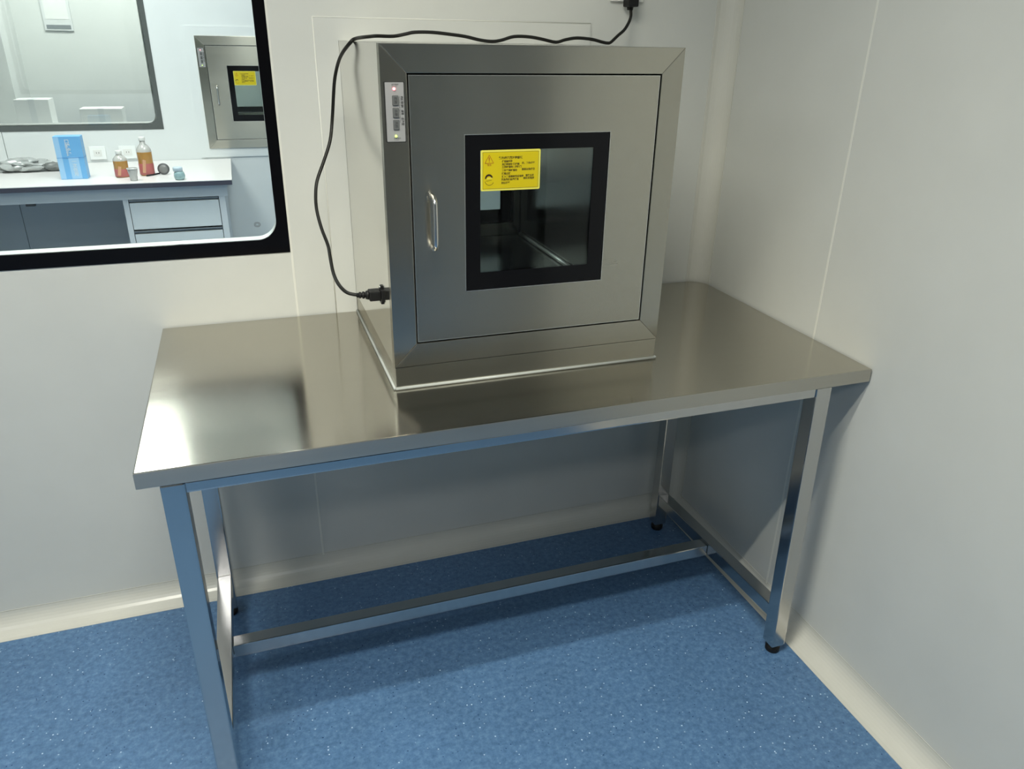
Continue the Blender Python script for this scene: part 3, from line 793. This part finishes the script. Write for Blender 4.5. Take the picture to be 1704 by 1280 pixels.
bottle(-1.6985, 2.480, .186, .0350, 'taller amber and red bottle with a white cap on the laboratory bench', M['white_pl'], .024)

t = thing('cup', 'small crumpled clear plastic cup in front of the two amber bottles', 'cup', (-1.748, 2.32, Zb))
b = MB(); b.lathe([(0, 0), (.016, 0), (.017, .004), (.019, .020), (.0175, .024), (.022, .040), (.024, .058), (.0225, .058), (.0165, .022), (.015, .003), (0, .003)], (-1.748, 2.32, Zb), mat('milky_plastic', (0.7, 0.7, 0.68), .25, 0, .5, Transmission_Weight=0.4), 14)
b.build('cup_body', t)
b = MB(); b.lathe([(.0235, .055), (.0265, .057), (.0265, .060), (.0235, .060)], (-1.748, 2.32, Zb), M['white_pl'], 14); b.build('cup_rim', t)

t = thing('magnifier', 'round grey disc with a thin dark handle lying right of the taller bottle', 'magnifier', (-1.622, 2.47, Zb))
G1 = mat('dark_grey_disc', (.10, .10, .10), .35); G2 = mat('mid_grey_disc', (.22, .22, .21), .3)
b = MB(); b.lathe([(0, -.007), (.026, -.007), (.0285, -.004), (.0285, .004), (.026, .007), (0, .007)], (-1.620, 2.475, Zb + .0285), G1, 24, axis='y')
b.lathe([(0, -.0085), (.020, -.0085), (.021, -.0065)], (-1.620, 2.475, Zb + .0285), G2, 24, axis='y'); b.build('disc', t)
b = MB(); b.tube([(-1.640, 2.470, Zb + .008), (-1.668, 2.462, Zb + .0042), (-1.700, 2.430, Zb + .0042)], .0038, M['black_matt'], 8); b.build('grip', t)

t = thing('jar', 'small round pale teal jar near the right end of the laboratory bench', 'jar', (-1.537, 2.30, Zb))
TL = mat('pale_teal_plastic', (0.38, 0.56, 0.58), 0.2, 0, .5, Transmission_Weight=0.25); TL2 = mat('pale_blue_lid', (0.55, 0.66, 0.72), 0.3)
b = MB(); b.lathe([(0, 0), (.018, 0), (.024, .006), (.0265, .018), (.024, .032), (.019, .040), (0, .040)], (-1.537, 2.30, Zb), TL, 24); b.build('jar_body', t)
b = MB(); b.lathe([(.019, .0402), (.0225, .041), (.0235, .056), (.021, .061), (0, .062)], (-1.541, 2.302, Zb), TL2, 24); b.build('jar_lid', t)

# crumpled clear bag with grey things in it
t = thing('plastic_bag', 'crumpled grey and clear plastic bag at the left on the laboratory bench', 'bag', (-2.30, 2.74, Zb))
b = MB(); tb = bmesh.new(); bmesh.ops.create_icosphere(tb, subdivisions=4, radius=1)
rr = random.Random(7)
K = [(Vector((rr.uniform(-1, 1), rr.uniform(-1, 1), rr.uniform(-.3, 1))).normalized(), rr.uniform(3, 9), rr.uniform(0, 6)) for _ in range(16)]
for v in tb.verts:
    d = v.co.normalized(); s = 1 + sum(.045 * math.sin(k[1] * d.dot(k[0]) * 2 + k[2]) for k in K)
    v.co = Vector((d.x * .125 * s - 2.30, d.y * .075 * s + 2.76, max(d.z * .036 * s + .026, 0) + Zb))
b._merge(tb, mat('crinkled_plastic', (.52, .54, .52), .18, 0, .7, Transmission_Weight=.2), None, False); b.build('bag_body', t)
b = MB(); tb = bmesh.new(); bmesh.ops.create_icosphere(tb, subdivisions=3, radius=1)
for v in tb.verts:
    d = v.co.normalized(); s = 1 + sum(.04 * math.sin(k[1] * d.dot(k[0]) + k[2]) for k in K)
    v.co = Vector((d.x * .05 * s - 2.165, d.y * .04 * s + 2.735, max(d.z * .024 * s + .018, 0) + Zb))
b._merge(tb, mat('grey_bag_contents', (.16, .17, .16), .4), None, False); b.build('bag_contents', t)

# beyond the far window: a side bench, added white blocks standing in for reflections, a pale plate
b = MB(); b.box(-4.4, -1.55, 4.45, 5.0, .74, .785, WHT, .002)
for x in (-4.3, -3.0, -1.62): b.box(x, x + .05, 4.5, 4.55, 0, .7398, WHT, .002); b.box(x, x + .05, 4.9, 4.95, 0, .7398, WHT, .002)
tag(b.build('side_table', None, (-3.0, 4.7, 0)), 'pale side table in the room beyond the far window', 'table')
PK = mat('plain_white', (.85, .87, .86), .5)
for x0, x1, y0, h, lab in ((-2.30, -2.02, 4.62, .16, 'white block added for a bright reflection, at the right on the table beyond the far window'), (-2.72, -2.50, 4.70, .22, 'white block added for a bright reflection, at the left on the table beyond the far window')):  # blocks added in place of bright reflections in the window
    t = thing('reflection_block', lab, 'reflection_block', ((x0 + x1) / 2, y0 + .1, .7855), 'white blocks added for reflections beyond the far window')
    b = MB(); b.box(x0, x1, y0, y0 + .2, .7855, .7855 + h, PK, .004); b.build('reflection_block_body', t)
    b = MB(); b.box((x0 + x1) / 2 - .02, (x0 + x1) / 2 + .02, y0 - .001, y0 + .201, .7856, .7865 + h, WHT); b.build('reflection_block_band', t)
t = thing('wall_plate', 'pale grey framed plate on the wall beyond the far window', 'wall_plate', (-2.45, 5.5, 1.6))  # pale framed plate with a grey strip low down
b = MB(); b.box(-2.56, -2.36, 5.485, 5.4995, 1.46, 1.76, WHT, .002); b.build('wall_plate_frame', t)
b = MB(); b.box(-2.54, -2.38, 5.483, 5.4855, 1.54, 1.74, PK); b.box(-2.545, -2.375, 5.482, 5.4855, 1.472, 1.50, GRV); b.build('wall_plate_sheet', t)
